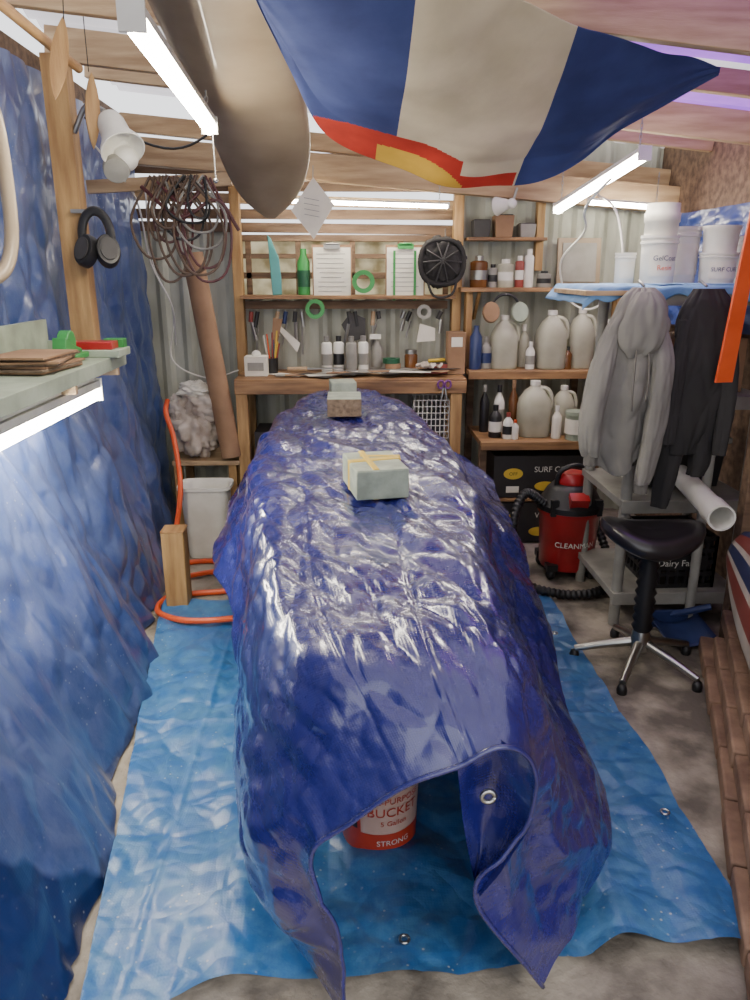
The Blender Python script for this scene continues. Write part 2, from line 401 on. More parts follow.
def tarp(u,v):
    p=tp(u,v); e=2/NU; g=2/NV
    du=tp(min(u+e,1),v)-tp(max(u-e,0),v); dv=tp(u,min(v+g,1))-tp(u,max(v-g,0))
    n=du.cross(dv); n.normalize(); 
    side=max(0,abs(u-.5)-.2)/.3
    top=1-min(1,side*3)
    q3=Vector((p.x*1.3+p.y*.2,p.y*.6,p.z))
    d=(.038+.010*side)*(facet(q3,3.3,3)-.2)+(.018)*(facet(q3+Vector((p.y*.25,0,0)),7.5,8)-.2)
    d+=.008*(facet(q3,14,2)-.2)
    d+=.010*(crump(q3+Vector((1,2,3)),2.2,2)-.38)
    d+=side*.022*(1-2*abs(math.sin(p.y*4.2+1.6*nz(p.y*1.5,p.z*1.2,2)+(0 if u<.5 else 2))))
    d-=.005*math.exp(-((u-.53-.004*math.sin(v*20))/.004)**2)*top+.003*math.exp(-((u-.40)/.004)**2)*top
    for q in (.40,.66): d-=.003*math.exp(-((v-q)/.0035)**2)
    fr=max(0,(v-.72)/.28)
    s=(p.x*(1 if u>.5 else -1)+p.z*.5)
    d+=fr*(.010+.018*side)*(1-2*abs(math.sin(s*12+2.5*nz(p.x*3,p.y*3,p.z*2))))*min(1,.3+side*2)
    d*=min(1,.30+(1-v)*10)
    d*=min(1,.45+min(u,1-u)*8)
    return p-n*d
b=B('draped_tarp')
b.grid(tarp,NU,NV,main_t,uvf=lambda u,v:(2.0*u,3.8*v))
A_=crom([(.268,1.125,.86),(.336,1.155,.79),(.35,1.205,.61),(.262,1.225,.42)],30)
C_=crom([(.20,1.24,.80),(.215,1.27,.69),(.235,1.29,.54),(.262,1.25,.40)],30)
def inner(u,v):
    a=A_[int(round(v*30))];c=C_[int(round(v*30))]; p=a.lerp(c,u); p.y+=.05*math.sin(u*math.pi)+.01*nz(u*4,v*5,0); return p
b.grid(inner,14,30,main_t,uvf=lambda u,v:(.2*u,.5*v))
b.tube([Vector(tarp(i/NU,1))+Vector((0,-.001,0)) for i in range(0,NU+1,2)],.0055,main_t,6)
gc=Vector((.272,1.238,.655))
b.tube([gc+Vector((.013*math.cos(a*math.pi/8),0,.013*math.sin(a*math.pi/8))) for a in range(17)],.005,chrome,8)
b.done(sharp=180)

def board(b,pts,th,mat,edge=None):
    n=len(pts);seg=24;vs=[];fs=[]
    for xl,xr,y,z in pts:
        w=(xr-xl)/2;c=(xl+xr)/2
        for i in range(seg):
            a=2*math.pi*i/seg; ca,sa=math.cos(a),math.sin(a)
            vs.append((c+w*math.copysign(abs(ca)**.75,ca),y,z+th/2*math.copysign(abs(sa)**.9,sa)))
    for j in range(n-1):
        for i in range(seg):
            fs.append((j*seg+i,j*seg+(i+1)%seg,(j+1)*seg+(i+1)%seg,(j+1)*seg+i))
    fs.append(tuple(range(seg)));fs.append(tuple(reversed(range((n-1)*seg,n*seg))))
    b.add(vs,fs,mat)
b=B('surfboard'); 
board(b,[(.06,.18,1.30,.88),(-.03,.28,1.36,.88),(-.13,.34,1.62,.87),(-.22,.35,2.1,.865),(-.28,.37,2.6,.865),(-.3,.37,3.1,.865),(-.29,.33,3.6,.865),(-.22,.24,4.1,.865),(-.1,.1,4.38,.87),(-.03,.03,4.44,.87)],.07,foam)
b.done(sharp=50)
def stand(y):
    b=B('surfboard_stand')
    for sx in (-.2,.26):
        b.beam((sx,y,.04),(sx+(.0),y,.76),.05,.05,wood)
        b.beam((sx,y-.2,.045),(sx,y+.2,.045),.05,.05,wood)
    b.beam((-.2,y,.3),(.26,y,.3),.04,.06,wood)
    b.beam((-.22,y,.775),(.28,y,.775),.06,.06,wood)
    b.box((.03,y,.815),(.5,.07,.02),graypl)
    b.done(bevel=.003)
stand(2.35); stand(3.5)

# paint bucket: pale shell, red-orange print
b=B('utility_bucket'); bc=(.085,1.89)
k=.86
b.lathe([(r*k,z) for r,z in [(.0,.02),(.122,.02),(.128,.025),(.142,.33),(.156,.335),(.156,.345),(.146,.35),(.147,.375),(.153,.38),(.152,.395),(.146,.395),(.142,.38),(.122,.06),(0,.055)]],(bc[0],bc[1],0),bucketw,40)
def lab(x,z,o=.003,ang=.34,r=.1345*k):
    a=x/r+ang; rr=r+(z-.18)*.040+o; return (bc[0]+rr*math.sin(a),bc[1]-rr*math.cos(a),z)
b.grid(lambda u,v:lab(-.36+.72*u,.028+.072*v,.0015),60,2,orangeb)
b.text('ALL-PURPOSE',.028,orangeb,lambda x,y:lab(x,y+.205))
b.text('BUCKET',.043,orangeb,lambda x,y:lab(x,y+.162))
b.text('5 Gallon',.024,orangeb,lambda x,y:lab(x,y+.13)); b.text('STRONG',.026,white,lambda x,y:lab(x,y+.06))
b.grid(lambda u,v:lab(-.19+.09*u,.095+.12*v,.002),8,4,orangeb)
b.grid(lambda u,v:lab(-.18+.07*u,.11+.08*v,.0035),8,4,black)
b.grid(lambda u,v:lab(-.17+.05*u,.125+.03*v,.005),8,4,white)
b.tube([(bc[0]+.15*k*math.cos(a),bc[1]-.02-.13*k*math.sin(a),.345-.06*math.sin(a)) for a in [math.pi*i/20 for i in range(21)]],.0025,steel,6)
b.done(sharp=40)

def wrapbrick(name,c,d,rz,tape,side=wrap):
    b=B(name)
    b.box(c,d,side,rot=(0,0,rz)); b.box((c[0],c[1],c[2]+d[2]/2),(d[0]*.99,d[1]*.99,.006),wrap,rot=(0,0,rz))
    if tape:
        b.box((c[0],c[1]+.01,c[2]+.002),(d[0]+.006,d[1]*.13,d[2]+.008),yellow,rot=(0,0,rz+.12))
        b.box((c[0]+.02,c[1]+.06,c[2]+.001),(d[0]*.8,d[1]*.08,d[2]+.0085),yellow,rot=(0,0,rz-.2))
        b.box((c[0]-.02,c[1],c[2]+.002),(d[0]*.12,d[1]*1.0,d[2]+.009),yellow,rot=(0,0,rz))
    b.done(bevel=.006)
wrapbrick('wrapped_brick',(.088,2.33,1.022),(.165,.25,.09),R(10),True)
wrapbrick('wrapped_brick',(-.01,3.68,1.02),(.165,.22,.085),R(0),False,sandp)
wrapbrick('wrapped_brick',(-.02,4.24,1.018),(.14,.16,.075),R(6),False)

# ------------------------------------------------------------------ LED lights
def led(name,p0,p1,w,ch=None):
    b=B(name); p0=Vector(p0);p1=Vector(p1); up=Vector((0,0,w*.45))
    b.beam(p0+up,p1+up,w*.9,w*.35,ledhouse)
    d=(p1-p0).normalized()
    b.tube([p0+(p1-p0)*(i/12) for i in range(13)],w*.42,ledm,16)
    b.beam(p0-d*.012+up*.4,p0+up*.4,w*1.05,w*1.1,white); b.beam(p1+up*.4,p1+d*.012+up*.4,w*1.05,w*1.1,white)
    if ch:
        for q in (p0+d*.05,p1-d*.05):
            k=int((ch-q.z)/.02)
            for i in range(k):
                z=q.z+up.z+i*.02
                b.tube([(q.x+(.005*math.cos(a) if i%2 else 0),q.y+(0 if i%2 else .005*math.cos(a)),z+.013*math.sin(a)) for a in [2*math.pi*s/8 for s in range(9)]],.0016,steel,5)
    return b.done()
led('led_shop_light',(-.44,1.82,2.15),(-.49,3.05,2.15),.055,2.45)
led('led_shop_light',(1.19,3.2,2.085),(1.156,4.3,1.965),.05,2.3)
led('led_shop_light',(-1.0,2.0,1.19),(-1.0,2.98,1.19),.08)
led('led_shop_light',(-.45,4.80,2.05),(.62,4.80,2.02),.03,2.2)
led('led_shop_light',(1.42,4.6,2.03),(1.86,4.6,2.0),.035,2.2)
b=B('wall_shelf')
b.box((-1.09,2.35,1.315),(.34,1.72,.02),sagepl); b.box((-.925,2.35,1.30),(.015,1.72,.05),sagepl)
b.box((-1.09,3.2,1.33),(.34,.015,.09),sagepl); b.box((-1.235,2.35,1.39),(.015,1.72,.14),sagepl)
for y in (1.7,2.6,3.1): b.box((-1.06,y,1.275),(.28,.02,.06),wood)
b.box((-1.0,2.5,1.252),(.06,.9,.015),ledhouse)
b.done(bevel=.002)
b=B('sandpaper_stack')
for i in range(7): b.box((-1.05+random.uniform(-.01,.01),2.62+random.uniform(-.02,.02),1.332+i*.008),(.2,.28,.007),sandp if i%2 else card,rot=(0,0,random.uniform(-.15,.15)))
b.done()
b=B('tape_dispenser')
b.box((-1.03,2.86,1.345),(.09,.2,.02),green); b.lathe([(.02,-.02),(.045,-.02),(.045,.02),(.02,.02)],(-1.03,2.86,1.395),green,24,rot=(0,R(90),0))
b.prism([(-.09,0),(-.07,.07),(0,.04),(.08,.02),(.09,0)],.05,green,(-1.03,2.86,1.35),(0,0,R(90))); b.done(bevel=.003)
b=B('sanding_block_tray')
b.box((-.99,3.07,1.34),(.22,.16,.03),sagepl); b.box((-.99,3.05,1.37),(.16,.09,.03),redp); b.box((-.93,3.12,1.37),(.08,.05,.04),green); b.done(bevel=.004)

# left stud and hung things
b=B('trim_4'); b.box((-1.17,3.5,1.84),(.10,.09,1.3),woodv); b.done(bevel=.003)
b=B('ear_defenders')
cy,cz,cx=3.43,1.79,-1.05
b.tube([(cx+.06*math.cos(a),cy-.02,cz+.10*math.sin(a)) for a in [R(-10+200*i/24) for i in range(25)]],.012,black,8,flat=1.6)
for sx in (-1,1):
    b.lathe([(.0,-.03),(.04,-.03),(.05,-.018),(.05,.01),(.045,.025),(0,.03)],(cx+sx*.045,cy-.03,cz-.06),black,24,rot=(R(70),0,R(25*sx)),sy=1.4)
    b.lathe([(.02,.026),(.035,.028),(.035,.034),(.02,.034)],(cx+sx*.045,cy-.03,cz-.06),dgray,24,rot=(R(70),0,R(25*sx)),sy=1.4)
b.box((cx-.05,cy+.0,cz+.10),(.1,.03,.015),steel)
b.done()
b=B('flood_lamp')
b.lathe([(.0,0),(.045,.0),(.055,.03),(.06,.10),(.085,.15),(.09,.17),(.083,.17),(.05,.11),(0,.10)],(-.95,3.40,2.24),white,32,rot=(R(150),R(-28),0))
b.lathe([(.0,0),(.05,0),(.055,.02),(.05,.05),(0,.06)],(-.93,3.38,2.06),graypl,24,rot=(R(120),R(-20),0))
b.tube([(-1.12,3.48,2.2),(-1.05,3.46,2.3),(-.97,3.42,2.27)],.012,steel,8,smooth=8)
b.box((-.92,3.40,2.14),(.08,.06,.11),white,rot=(0,R(-25),0)); b.ball((-.89,3.38,2.09),.05,white)
b.done(bevel=.002)
def leaf(n=24,w=.03,l=.16): 
    return [(w*math.sin(math.pi*i/n)**.8,-l+2*l*i/n) for i in range(n+1)]+[(-w*math.sin(math.pi*i/n)**.8,-l+2*l*i/n) for i in range(n-1,0,-1)]
b=B('wooden_fin_template'); b.prism(leaf(w=.03,l=.135),.012,woodv,(-.99,3.0,2.36),(R(0),R(12),R(20))); b.tube([(-.96,3.0,2.48),(-.95,3.0,2.62)],.002,black,5); b.done()
b=B('wooden_fin_template'); b.prism(leaf(w=.028,l=.14),.012,woodv,(-1.0,3.36,2.26),(0,R(4),R(30))); b.tube([(-1.0,3.36,2.4),(-1.0,3.36,2.6)],.002,black,5); b.done()
b=B('bent_wood_hoop')
pp=[]
for i in range(49):
    a=2*math.pi*i/48; ca,sa=math.cos(a),math.sin(a)
    pp.append((-1.0+.03*ca,2.10+.27*math.copysign(abs(ca)**.5,ca),1.9+.28*math.copysign(abs(sa)**.6,sa)))
b.tube(pp,.02,taupe,10); b.tube([(-1.0,2.1,2.18),(-1.2,2.1,2.24)],.006,steel,6); b.done()
b=B('wooden_pole'); b.cyl((-1.05,3.4,2.42),(-1.05,1.6,2.46),.018,woody); b.done()

# ------------------------------------------------------------------ hanging surfboard
b=B('hanging_surfboard')
st=[(-.42,-.28,1.45,2.43),(-.50,-.24,1.7,2.42),(-.53,-.19,2.2,2.385),(-.545,-.16,2.7,2.33),(-.55,-.14,3.1,2.27),(-.545,-.14,3.5,2.16),(-.53,-.18,3.8,2.06),(-.49,-.25,4.0,1.985),(-.42,-.33,4.1,1.935)]
lx=crom([(s[0],s[2],s[3]) for s in st],40);rx=crom([(s[1],s[2],s[3]) for s in st],40)
board(b,[(lx[i].x,rx[i].x,lx[i].y,lx[i].z) for i in range(41)],.06,taupe)
for y in (2.0,): 
    z=2.40
    b.tube([(-.57,y,2.62),(-.57,y,z-.04),(-.3,y,z-.045),(-.12,y,z-.03),(-.12,y,2.6)],.004,graypl,6)
b.tube([(-.35,3.3,2.25),(-.35,3.3,2.55)],.004,graypl,6)
b.done(sharp=50)

# ------------------------------------------------------------------ flag
topc=[(-.28,1.95,2.40),(.0,2.05,2.40),(.45,2.36,2.37),(.9,2.62,2.33),(1.27,2.79,2.30)]
botc=[(-.24,2.2,2.36),(-.17,2.7,2.26),(-.07,3.1,2.155),(.13,3.18,2.06),(.34,3.2,1.99),(.55,3.2,1.965),(.73,3.2,1.985),(.92,3.12,2.06),(1.05,3.0,2.16),(1.27,2.80,2.29)]
T_=crom(topc,200);Bt=crom(botc,200)
def fl(u,v):
    i=int(round(u*200)); a=T_[i];c=Bt[i]; p=a.lerp(c,v)
    s=math.sin(min(1,v*1.25)*math.pi) if v<.8 else 0; p.z-=.05*s*math.sin(u*math.pi)
    p.z+=.010*math.sin(u*26+v*5+2*nz(u*4,v*4))*(.3+v*.5)+.02*nz(u*6,v*3,1)*(1-v*.6)
    p.y+=.012*nz(u*9,v*9,3)
    return p
def fm(u,v):
    du=(u-.385)/.20; dv=(v-1.05)/.30
    r=math.hypot(du,dv)
    if r<.66 and u>.33: return fyel
    if r<1 and u<.5: return fred
    if .50<u<.63 and v>.90: return fred
    if .365<u<.635: return fwhite
    return fblue
b=B('hanging_flag'); b.grid(fl,200,150,fm); b.done(sharp=180,solid=.002)

# ------------------------------------------------------------------ workbench and things at the back
b=B('workbench')
b.box((.03,4.84,1.0),(1.42,.5,.035),benchw); b.box((.03,4.6,.965),(1.42,.03,.075),benchw)
for x in (-.64,.68):
    b.box((x,4.63,.49),(.07,.07,.96),woodv); b.box((x,5.0,.49),(.07,.07,.96),woodv)
b.box((.03,4.84,.35),(1.36,.44,.02),benchw)
b.done(bevel=.003)
BZ=1.02
def can(x,y,z,r,h,body,top,name):
    b=B(name); b.lathe([(0,0),(r*.96,0),(r,.004),(r,h*.8),(r*.85,h*.84),(r*.5,h*.86),(r*.5,h),(r*.45,h),(0,h)],(x,y,z),body,22)
    b.lathe([(r*1.002,h*.25),(r*1.01,h*.25),(r*1.01,h*.55),(r*1.002,h*.55)],(x,y,z),top,22,cap=False)
    b.lathe([(0,h*.86),(r*.52,h*.86),(r*.52,h*1.01),(0,h*1.01)],(x,y,z),top,16); return b.done()
for i,x in enumerate((-.12,-.045,.035,.11)):
    can(x,4.80+.03*(i%2),BZ,.034,.235,white if i!=2 else graypl,graypl if i!=1 else black,'aerosol_can')
b=B('pencil_cup'); b.lathe([(0,0),(.035,0),(.04,.1),(.036,.1),(.03,.01),(0,.01)],(-.47,4.85,BZ),black,20)
for i in range(9):
    a=i*.7; b.cyl((-.47+.015*math.cos(a),4.85+.015*math.sin(a),BZ+.02),(-.47+.05*math.cos(a),4.85+.03*math.sin(a),BZ+.19+.01*i),.005,[redd,yellow,navy,green,black,white,orange][i%7],seg=6)
b.done()
b=B('paper_tissue_box'); b.box((-.56,4.78,BZ+.06),(.14,.12,.12),paper); b.box((-.56,4.717,BZ+.06),(.1,.003,.05),graypl); b.ball((-.56,4.78,BZ+.125),(.03,.015,.03),white); b.done(bevel=.004)
b=B('paper_templates')
for i in range(16):
    b.box((-.38+i*.065,4.74+random.uniform(-.06,.06),BZ+.003+i*.0022),(.26,.09,.002),[paper,graypl,card,dgray][i%4],rot=(0,0,random.uniform(-.9,.9)))
b.done()
b=B('steel_ruler'); b.box((.15,4.68,BZ+.042),(.6,.03,.002),steel,rot=(0,0,.12)); b.done()
b=B('cardboard_box'); b.box((.70,4.84,BZ+.13),(.11,.12,.26),card); b.box((.70,4.778,BZ+.2),(.07,.003,.06),paper); b.done(bevel=.003)
b=B('parts_jar'); b.lathe([(0,0),(.04,0),(.042,.01),(.042,.08),(.035,.09),(.035,.11),(0,.11)],(.42,4.88,BZ+.03),amber,20); b.lathe([(0,.09),(.038,.09),(.038,.115),(0,.115)],(.42,4.88,BZ+.03),steel,20); b.done()
b=B('masking_tape_roll'); b.lathe([(.03,0),(.05,0),(.05,.03),(.03,.03),(.03,0)],(.30,4.82,BZ+.035),card,24,cap=False); b.lathe([(.03,0),(.055,0),(.055,.03),(.03,.03),(.03,0)],(.29,4.83,BZ+.066),dgreen,24,cap=False); b.done()
b=B('shop_rag')
b.grid(lambda u,v:(.44+.16*u,4.68+.1*v,BZ+.04+.05*crump(Vector((u*2,v*2,3)),1.5,3)),24,18,rag); b.done(sharp=180)
b=B('wood_rasp'); b.cyl((-.36,4.66,BZ+.05),(-.24,4.68,BZ+.05),.014,wood,seg=10); b.box((-.13,4.70,BZ+.05),(.22,.03,.008),steel,rot=(0,0,.15)); b.done()
b=B('spray_bottle'); b.lathe([(0,0),(.035,0),(.037,.01),(.037,.12),(.015,.16),(.015,.18),(0,.18)],(.2,4.92,BZ+.03),graypl,20); b.box((.19,4.90,BZ+.225),(.07,.025,.03),white); b.cyl((.2,4.92,BZ+.19),(.2,4.92,BZ+.23),.012,white,seg=10); b.done(bevel=.002)
b=B('parts_tray'); b.box((.58,4.86,BZ+.03),(.16,.14,.06),redd); b.box((.58,4.86,BZ+.062),(.14,.12,.01),black); b.cyl((.53,4.86,BZ+.075),(.64,4.88,BZ+.08),.012,yellow,seg=8); b.done(bevel=.003)
b=B('blue_bottle'); b.lathe([(0,0),(.036,0),(.038,.01),(.038,.2),(.015,.24),(.015,.27),(0,.27)],(.82,4.78,1.052),navy,20); b.done()
b=B('scissors')
for sx in (-1,1):
    b.tube([(.60+sx*.022+.018*math.cos(a),4.572,.985+.024*math.sin(a)) for a in [2*math.pi*i/16 for i in range(17)]],.006,purple,8)
    b.prism([(-.005,0),(.005,0),(.002,-.12)],.003,steel,(.60+sx*.006,4.572,.965),(0,R(-8*sx),0))
b.done()
def clip(x,z,clipm,w=.25,h=.33,name='clipboard'):
    b=B(name); b.box((x,4.93,z),(w,.006,h),card); b.box((x,4.924,z-.005),(w*.93,.003,h*.93),paper)
    for i in range(9): b.box((x-.01+random.uniform(-.01,.01),4.9215,z+.11-i*.028),(w*random.uniform(.5,.75),.001,.0025),ink)
    b.box((x,4.918,z+h/2-.01),(.1,.012,.03),clipm); b.cyl((x-.04,4.912,z+h/2+.005),(x+.04,4.912,z+h/2+.005),.006,clipm,seg=8)
    b.box((x,4.96,z+h/2+.01),(.012,.08,.012),steel)
    b.done()
clip(-.08,1.64,steel); clip(.38,1.64,green)
b=B('clipboard_strip'); b.box((.31,4.915,1.62),(.015,.002,.3),green); b.box((.44,4.915,1.62),(.015,.002,.3),green); b.done()
b=B('paper_pattern'); b.prism([(0,.17),(.13,.03),(.02,-.17),(-.12,-.02)],.002,paper,(-.19,4.72,2.0),(0,R(4),0)); 
b.tube([(-.18,4.72,2.16),(-.18,4.79,2.24)],.003,steel,5)
for i in range(4): b.box((-.19,4.718,2.05-i*.03),(.09,.001,.0025),ink,rot=(0,R(10),0))
b.done()
def ring(name,x,y,z,r,mat,ri=.6):
    b=B(name); b.lathe([(r*ri,-.02),(r,-.02),(r,.02),(r*ri,.02),(r*ri,-.02)],(x,y,z),mat,28,rot=(R(90),0,0),cap=False); b.cyl((x,y,z+r*ri),(x,y+.09,z+r*ri+.01),.004,steel,seg=6); b.done()
ring('green_tape_roll',-.19,4.88,1.42,.06,green); ring('green_tape_roll',.115,4.88,1.585,.07,green)
ring('white_tape_roll',.50,4.9,1.40,.045,graypl,.5)
b=B('green_bottle'); b.lathe([(0,0),(.038,0),(.04,.01),(.04,.2),(.02,.24),(.02,.28),(0,.28)],(-.26,4.97,1.502),green,20); b.lathe([(.0405,.05),(.0412,.05),(.0412,.15),(.0405,.15)],(-.26,4.97,1.502),dgreen,20,cap=False); b.done()
b=B('surfboard_fin'); b.prism([(-.03,0),(.03,0),(.035,.1),(.03,.22),(-.01,.34),(-.03,.36),(-.03,.2)],.012,teal,(-.43,4.95,1.503),(0,R(-3),0)); b.done(bevel=.003)
def lump(b,c,r,mat,seed=0,amp=.35,f=4):
    vs=[];fs=[];S=64;T=44
    for j in range(T+1):
        t=math.pi*j/T
        for i in range(S):
            a=2*math.pi*i/S; q=max(math.sin(t),1e-3); d=Vector((q*math.cos(a),q*math.sin(a),-math.cos(t)))
            k=1+amp*(crump(d*1.0+Vector((seed,0,0)),f*.5,3)-.4)
            vs.append((c[0]+d.x*r[0]*k,c[1]+d.y*r[1]*k,c[2]+d.z*r[2]*k))
    for j in range(T):
        for i in range(S):
            x=j*S+i;y=j*S+(i+1)%S; fs.append((x,y,y+S,x+S))
    b.add(vs,fs,mat)
b=B('black_mesh_hat')
lump(b,(.60,4.86,1.71),(.135,.06,.14),blackc,3,.45,3)
b.tube([(.60+.135*math.cos(a),4.835,1.70+.14*math.sin(a)+.01*math.sin(3*a)) for a in [2*math.pi*i/30 for i in range(31)]],.016,blackc,8)
for i in range(5):
    a=math.pi*i/5; b.tube([(.60+.12*math.cos(a),4.82,1.70+.12*math.sin(a)),(.60,4.785,1.71),(.60-.12*math.cos(a),4.82,1.70-.12*math.sin(a))],.005,dgray,5,smooth=8)
b.tube([(.62,4.86,1.84),(.63,4.95,1.90)],.004,steel,6); b.tube([(.50,4.84,1.62),(.55,4.80,1.50),(.66,4.80,1.51),(.70,4.84,1.62)],.008,blackc,6,smooth=12); b.done(sharp=60)
b=B('hanging_hand_tools')
b.beam((-.64,4.99,1.44),(.66,4.99,1.44),.02,.05,wooddk)
cc=[redd,black,wood,navy,dgray,steel,dgray,black,wood,dgray,steel,black,dgray]
for i,x in enumerate((-.60,-.56,-.43,-.38,-.32,-.28,.02,.06,.18,.21,.38,.42,.62)):
    l=.08+.12*random.random()
    b.cyl((x,4.965,1.40),(x+.03*random.uniform(-1,1),4.965,1.40-l*.5),.014,cc[i],seg=10); b.cyl((x+.0,4.965,1.40-l*.5),(x+.03*random.uniform(-1,1),4.965,1.40-l*1.4),.006 if i%2 else .013,steel,seg=8)
    b.cyl((x,4.98,1.41),(x,4.955,1.41),.003,steel,seg=6)
b.prism([(-.03,0),(.03,.01),(.07,.2),(.05,.21)],.004,paper,(-.30,4.95,1.17),(0,R(-60),0))
b.prism([(-.02,0),(.02,0),(.03,.16),(-.03,.16)],.01,card,(-.46,4.95,1.2),(0,R(10),0))
b.prism([(-.06,0),(.06,.02),(.05,.10),(-.05,.12)],.004,paper,(.52,4.95,1.2),(0,R(5),0))
b.prism([(-.05,0),(.05,.0),(.08,.12),(.0,.18),(-.08,.12)],.006,dgray,(.08,4.96,1.22),(0,R(-14),0))
b.done()

# cable bundle
b=B('cable_bundle')
b.beam((-1.25,4.0,2.04),(-.55,4.0,2.08),.035,.06,wood)
cm=[black,mk('maroon_cable',(90,40,44),.5),graypl,mk('brown_cable',(100,80,65),.6)]
for i in range(18):
    x=-.80+random.uniform(-.14,.14); w=random.uniform(.03,.12); h=random.uniform(.15,.46); y=3.965-random.uniform(0,.05)
    pts=[(x+.03*math.sin(i),y,2.09),(x-w,y-.01,2.04-h*.45),(x-w*.4,y-.02,2.06-h),(x+w*.7,y-.01,2.04-h*.9),(x+w,y,2.04-h*.4),(x+.04*math.sin(i*2),y,2.08)]
    b.tube(pts,.0065,cm[i%4 if i%3 else 3],6,smooth=28)
b.tube([(-.9,3.94,2.06),(-.78,3.93,1.96),(-.66,3.94,2.05)],.008,cm[1],6,smooth=12)
b.tube([(-.98,3.95,2.04),(-.8,3.93,1.90),(-.62,3.94,1.98),(-.52,3.96,1.84)],.009,cm[1],6,smooth=16)
b.tube([(-1.2,3.9,2.33),(-.8,3.9,2.2),(-.5,3.9,2.35)],.006,black,6,smooth=16)
b.done()
b=B('wall_cable'); b.tube([(-1.12,4.6,2.1),(-1.16,4.8,1.7),(-1.08,4.9,1.4),(-1.12,4.95,1.1),(-.9,4.95,.98),(-.7,4.95,1.03)],.005,white,6,smooth=40)
b.tube([(-1.12,3.7,2.2),(-1.05,4.1,2.0),(-1.10,4.5,1.7),(-1.02,4.6,1.45),(-1.08,4.9,1.2)],.005,white,6,smooth=40); b.done()

b=B('cardboard_tube')
b.lathe([(.045,0),(.062,0),(.062,1.22),(.045,1.22),(.045,0)],(-.72,4.60,.54),card,24,rot=(R(-2),R(-8),0),cap=False); b.done()
b=B('low_side_shelf')
b.box((-.88,4.78,.50),(.42,.4,.03),wood)
for x in (-1.06,-.72): b.box((x,4.95,.25),(.05,.05,.5),woodv); b.box((x,4.62,.25),(.05,.05,.5),woodv)
b.done(bevel=.003)
b=B('bag_of_rags'); lump(b,(-.95,4.7,.69),(.15,.13,.17),rag,1,.5,3.5); lump(b,(-.88,4.68,.86),(.12,.1,.12),rag,5,.55,4); lump(b,(-1.04,4.7,.82),(.08,.08,.1),rag,9,.5,4); lump(b,(-.93,4.66,.95),(.1,.08,.05),paper,12,.5,4); b.done(sharp=180)
b=B('trash_bin'); b.lathe([(0,.0),(.105,.0),(.11,.01),(.135,.42),(.15,.425),(.15,.445),(.14,.445),(.128,.43),(.1,.02),(0,.02)],(-.84,4.32,0),white,36,n=5,sx=1.05,sy=.8); b.done(sharp=50)
b=B('wood_block'); b.box((-.87,3.58,.205),(.11,.11,.41),woodv); b.box((-.87,3.58,.415),(.115,.115,.01),woody); b.done(bevel=.006)
b=B('orange_air_hose')
b.tube([(-1.08,4.55,.90),(-1.07,4.45,.84),(-1.02,4.38,.70),(-.95,4.15,.48),(-.97,4.05,.25),(-1.0,4.0,.05),(-.94,4.12,.02),(-.80,4.14,.02),(-.62,4.07,.02),(-.48,3.9,.02),(-.62,3.72,.02),(-.80,3.68,.02),(-.94,3.64,.02),(-.95,3.45,.03),(-.80,3.30,.05),(-.6,3.30,.05),(-.42,3.38,.05),(-.3,3.6,.05)],.015,orange,8,smooth=170)
b.tube([(-.95,3.86,.03),(-.75,3.98,.02),(-.55,3.96,.03),(-.38,3.7,.05)],.015,orange,8,smooth=50)
b.done()
b=B('storage_carton'); b.box((-.42,4.8,.52),(.32,.3,.32),darkcard); b.box((-.42,4.648,.6),(.2,.003,.08),paper); b.done(bevel=.004)
b=B('toolbox'); b.box((.0,4.8,.46),(.4,.22,.2),black); b.box((.0,4.8,.57),(.42,.24,.03),redp); b.tube([(-.08,4.8,.58),(-.06,4.8,.63),(.06,4.8,.63),(.08,4.8,.58)],.01,black,8); b.done(bevel=.004)
b=B('wire_basket')
for k in range(7):
    z=.64+k*.04
    b.tube([(.42,4.62,z),(.64,4.62,z),(.64,4.84,z),(.42,4.84,z),(.42,4.62,z)],.003,white,6)
for k in range(9):
    x=.42+.22*k/8; b.tube([(x,4.62,.88),(x,4.62,.64),(x,4.84,.64),(x,4.84,.88)],.003,white,6)
b.box((.53,4.73,.72),(.17,.17,.12),black)
for x in (.42,.64): b.cyl((x,4.84,.37),(x,4.84,.88),.006,steel,seg=8); b.cyl((x,4.62,.37),(x,4.62,.64),.006,steel,seg=8)
b.done()

# ------------------------------------------------------------------ right back shelving
b=B('chemical_shelves')
b.box((1.25,4.97,1.535),(1.05,.24,.025),benchw); b.box((1.02,5.0,1.84),(.5,.16,.02),benchw)
b.box((1.27,4.9,1.035),(1.0,.38,.03),benchw); b.box((1.27,4.715,1.02),(1.0,.02,.05),benchw)
b.box((1.18,4.66,.645),(.74,.5,.03),benchw); b.box((1.18,4.405,.635),(.74,.02,.05),benchw)
b.box((1.18,4.66,.29),(.74,.5,.02),benchw)
for x in (.83,1.53): b.box((x,4.45,.33),(.045,.045,.65),wooddk); b.box((x,5.0,.52),(.045,.045,1.04),wooddk)
b.box((.79,4.95,1.28),(.04,.1,.5),woodv); b.box((1.76,4.95,1.28),(.04,.1,.55),woodv)
for x in (.85,1.7): b.beam((x,5.08,1.35),(x,4.9,1.52),.02,.03,woodv)
b.done(bevel=.003)
